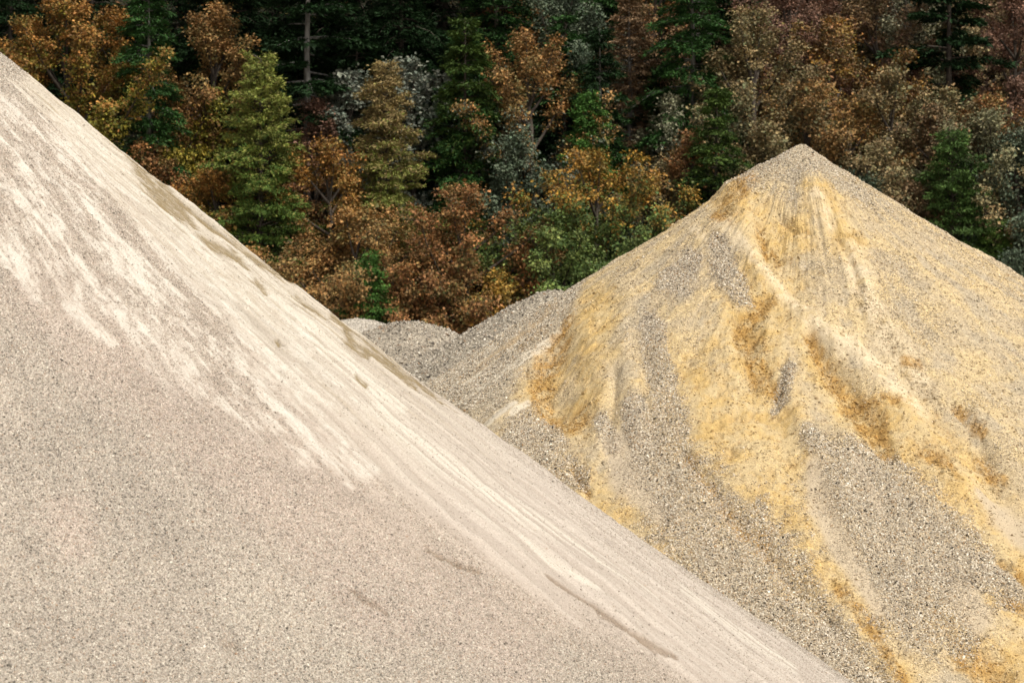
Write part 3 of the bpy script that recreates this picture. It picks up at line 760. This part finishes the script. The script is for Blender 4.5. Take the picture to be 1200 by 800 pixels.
# --- trees higher up the slope that close the top of the picture
T('fir', 212,-200, 95, 90, DARK, DARK, 'dark conifer far up the slope at the top edge between the two orange maples')
T('fir', 325,-210, 75, 100, DARK, DARK, 'dark conifer far up the slope just left of the bare grey trunk')
T('fir', 415,-215, 70, 100, DARK, DARK, 'dark conifer far up the slope just right of the bare grey trunk')
T('fir', 522,-220, 75, 95, DARK, DARK, 'dark conifer far up the slope above the dense green conifer tip')
T('fir', 38,-210, 60, 95, DARK, DARK, 'dark conifer far up the slope above the left edge of the orange maple')
T('fir', 690,-190, 60, 80, DARK, FIRG, 'dark conifer far up the slope left of the brown half bare conifer')
T('fir', 775,-200, 60, 75, DARK, DARK, 'dark conifer far up the slope between brown and pale trunked conifers')
T('fir', 622,-210, 50, 75, DARK, DARK, 'dark conifer far up the slope behind the red brown leafy tuft')
T('dec', 895,-110, 70, 62, BRN, PINK, 'brown tree far up the slope left of the pinkish fine twigged tree')
T('dec', 1045,-130, 40, 70, BRN, GRYG, 'grey brown tree far up the slope behind the pale cream green tree')
T('dec', 1130,-140, 30, 80, TANG, PINK, 'tan pink tree far up the slope behind the dark layered conifer top')
T('dec', 1215,-110, 60, 66, PINK, BRN, 'pink brown tree far up the slope in the top right corner')
T('fir', 960,-210, 20, 80, DARK, DARK, 'dark conifer far up the slope above the golden orange rounded tree')
T('fir', 418, 20, 190, 62, DARK, DARK, 'black green conifer between the bare grey trunk and the tan topped conifer')
T('fir', 595, 95, 190, 50, DARK, FIRG, 'dark conifer between the dense green conifer and the pale orange maple')
T('fir', 250, 40, 190, 60, DARK, DARK, 'dark conifer behind the orange tan maple and the bushy olive conifer')
T('fir', 768, 60, 195, 46, DARK, FIRG, 'dark conifer behind the cream leaved tree')
T('fir', 512, 130, 220, 50, DARK, DARK, 'dark conifer in the gap right of the olive skirted conifer')
# --- woods that carry on past the right of the picture
T('fir', 1262, 30, 230, 55, FIRG, DARK, 'dark conifer past the right edge of the pile, in the woods')
T('dec', 1250, 140, 330, 60, TANG, PALO, 'tan olive tree beyond the right edge of the woods')

gr = np.random.default_rng(5)

# undergrowth on the hillside
nc = 5200
cx = gr.uniform(-48, 58, nc); cy = 101 + 62*gr.uniform(0, 1, nc)**1.1
hh = np.abs(gr.normal(.9, .7, nc))*(.6+.8*sstep(-.2, .5, noise(cx*.3, cy*.3, 400)))
m = 34; n = nc*m
x = np.repeat(cx, m)+gr.normal(0, .5, n); y = np.repeat(cy, m)+gr.normal(0, .5, n)
h = np.repeat(hh, m)*gr.uniform(.15, 1.0, n)**.7
P = np.c_[x, y, terrain(x, y)+h]
nr = unit(np.array([0, -.15, .8])+gr.normal(size=(n, 3))*.5); ax = unit(gr.normal(size=(n, 3)))
Ls = gr.uniform(.10, .26, n)
V, Fc = leaves(P, nr, ax, Ls, Ls*.65, gr)
ck = gr.uniform(0, 1, nc)
kk = np.repeat(ck, m)
cl = np.where((kk < .55)[:, None], pick(MAPG+GRN, n, gr), np.where((kk < .8)[:, None], pick(BRN+TANG, n, gr), pick(RUST+OLV, n, gr)))*np.repeat(gr.uniform(.6, 1.1, nc), m)[:, None]
tag(mesh_obj('undergrowth', V, Fc, M_leaf, colr=np.repeat(cl, 4, 0)), 'leafy undergrowth covering the hillside between the trees', 'undergrowth', kind='stuff')

# ------------------------------------------------------------------ light, sky, camera
EL, AZ = math.radians(51), math.radians(140)      # AZ measured clockwise from +Y: behind the camera, to its right
w = bpy.data.worlds.new('World'); sc.world = w; w.use_nodes = True
nt = w.node_tree; bg = nt.nodes['Background']
sky = nt.nodes.new('ShaderNodeTexSky'); sky.sky_type = 'NISHITA'; sky.sun_disc = False
sky.sun_elevation = EL; sky.sun_rotation = AZ
sky.air_density = 1.0; sky.dust_density = 5.0; sky.ozone_density = 1.0
hs = nt.nodes.new('ShaderNodeHueSaturation'); hs.inputs['Saturation'].default_value = .12
nt.links.new(sky.outputs[0], hs.inputs['Color']); nt.links.new(hs.outputs[0], bg.inputs['Color'])
bg.inputs['Strength'].default_value = .12
ld = bpy.data.lights.new('Sun', 'SUN'); ld.energy = 1.5; ld.angle = math.radians(10); ld.color = (1, .95, .88)
lo = bpy.data.objects.new('Sun', ld); col.objects.link(lo)
from mathutils import Vector
dirv = Vector((math.sin(AZ)*math.cos(EL), math.cos(AZ)*math.cos(EL), math.sin(EL)))
lo.rotation_euler = dirv.to_track_quat('Z', 'Y').to_euler(); lo.location = (0, 0, 60)

cd = bpy.data.cameras.new('Camera'); cam = bpy.data.objects.new('Camera', cd); col.objects.link(cam)
cam.location = CAM; cam.rotation_euler = (math.radians(90), 0, 0)
cd.sensor_width = 36; cd.lens = 18/math.tan(math.radians(12.5)); cd.clip_end = 8000; cd.clip_start = .1
cd.dof.use_dof = True; cd.dof.focus_distance = 33; cd.dof.aperture_fstop = 3.4
sc.camera = cam
vs = sc.view_settings
sc.display_settings.display_device = 'sRGB'
vs.view_transform = 'Standard'; vs.look = 'None'; vs.gamma = 1; vs.exposure = 0.62; vs.use_curve_mapping = False
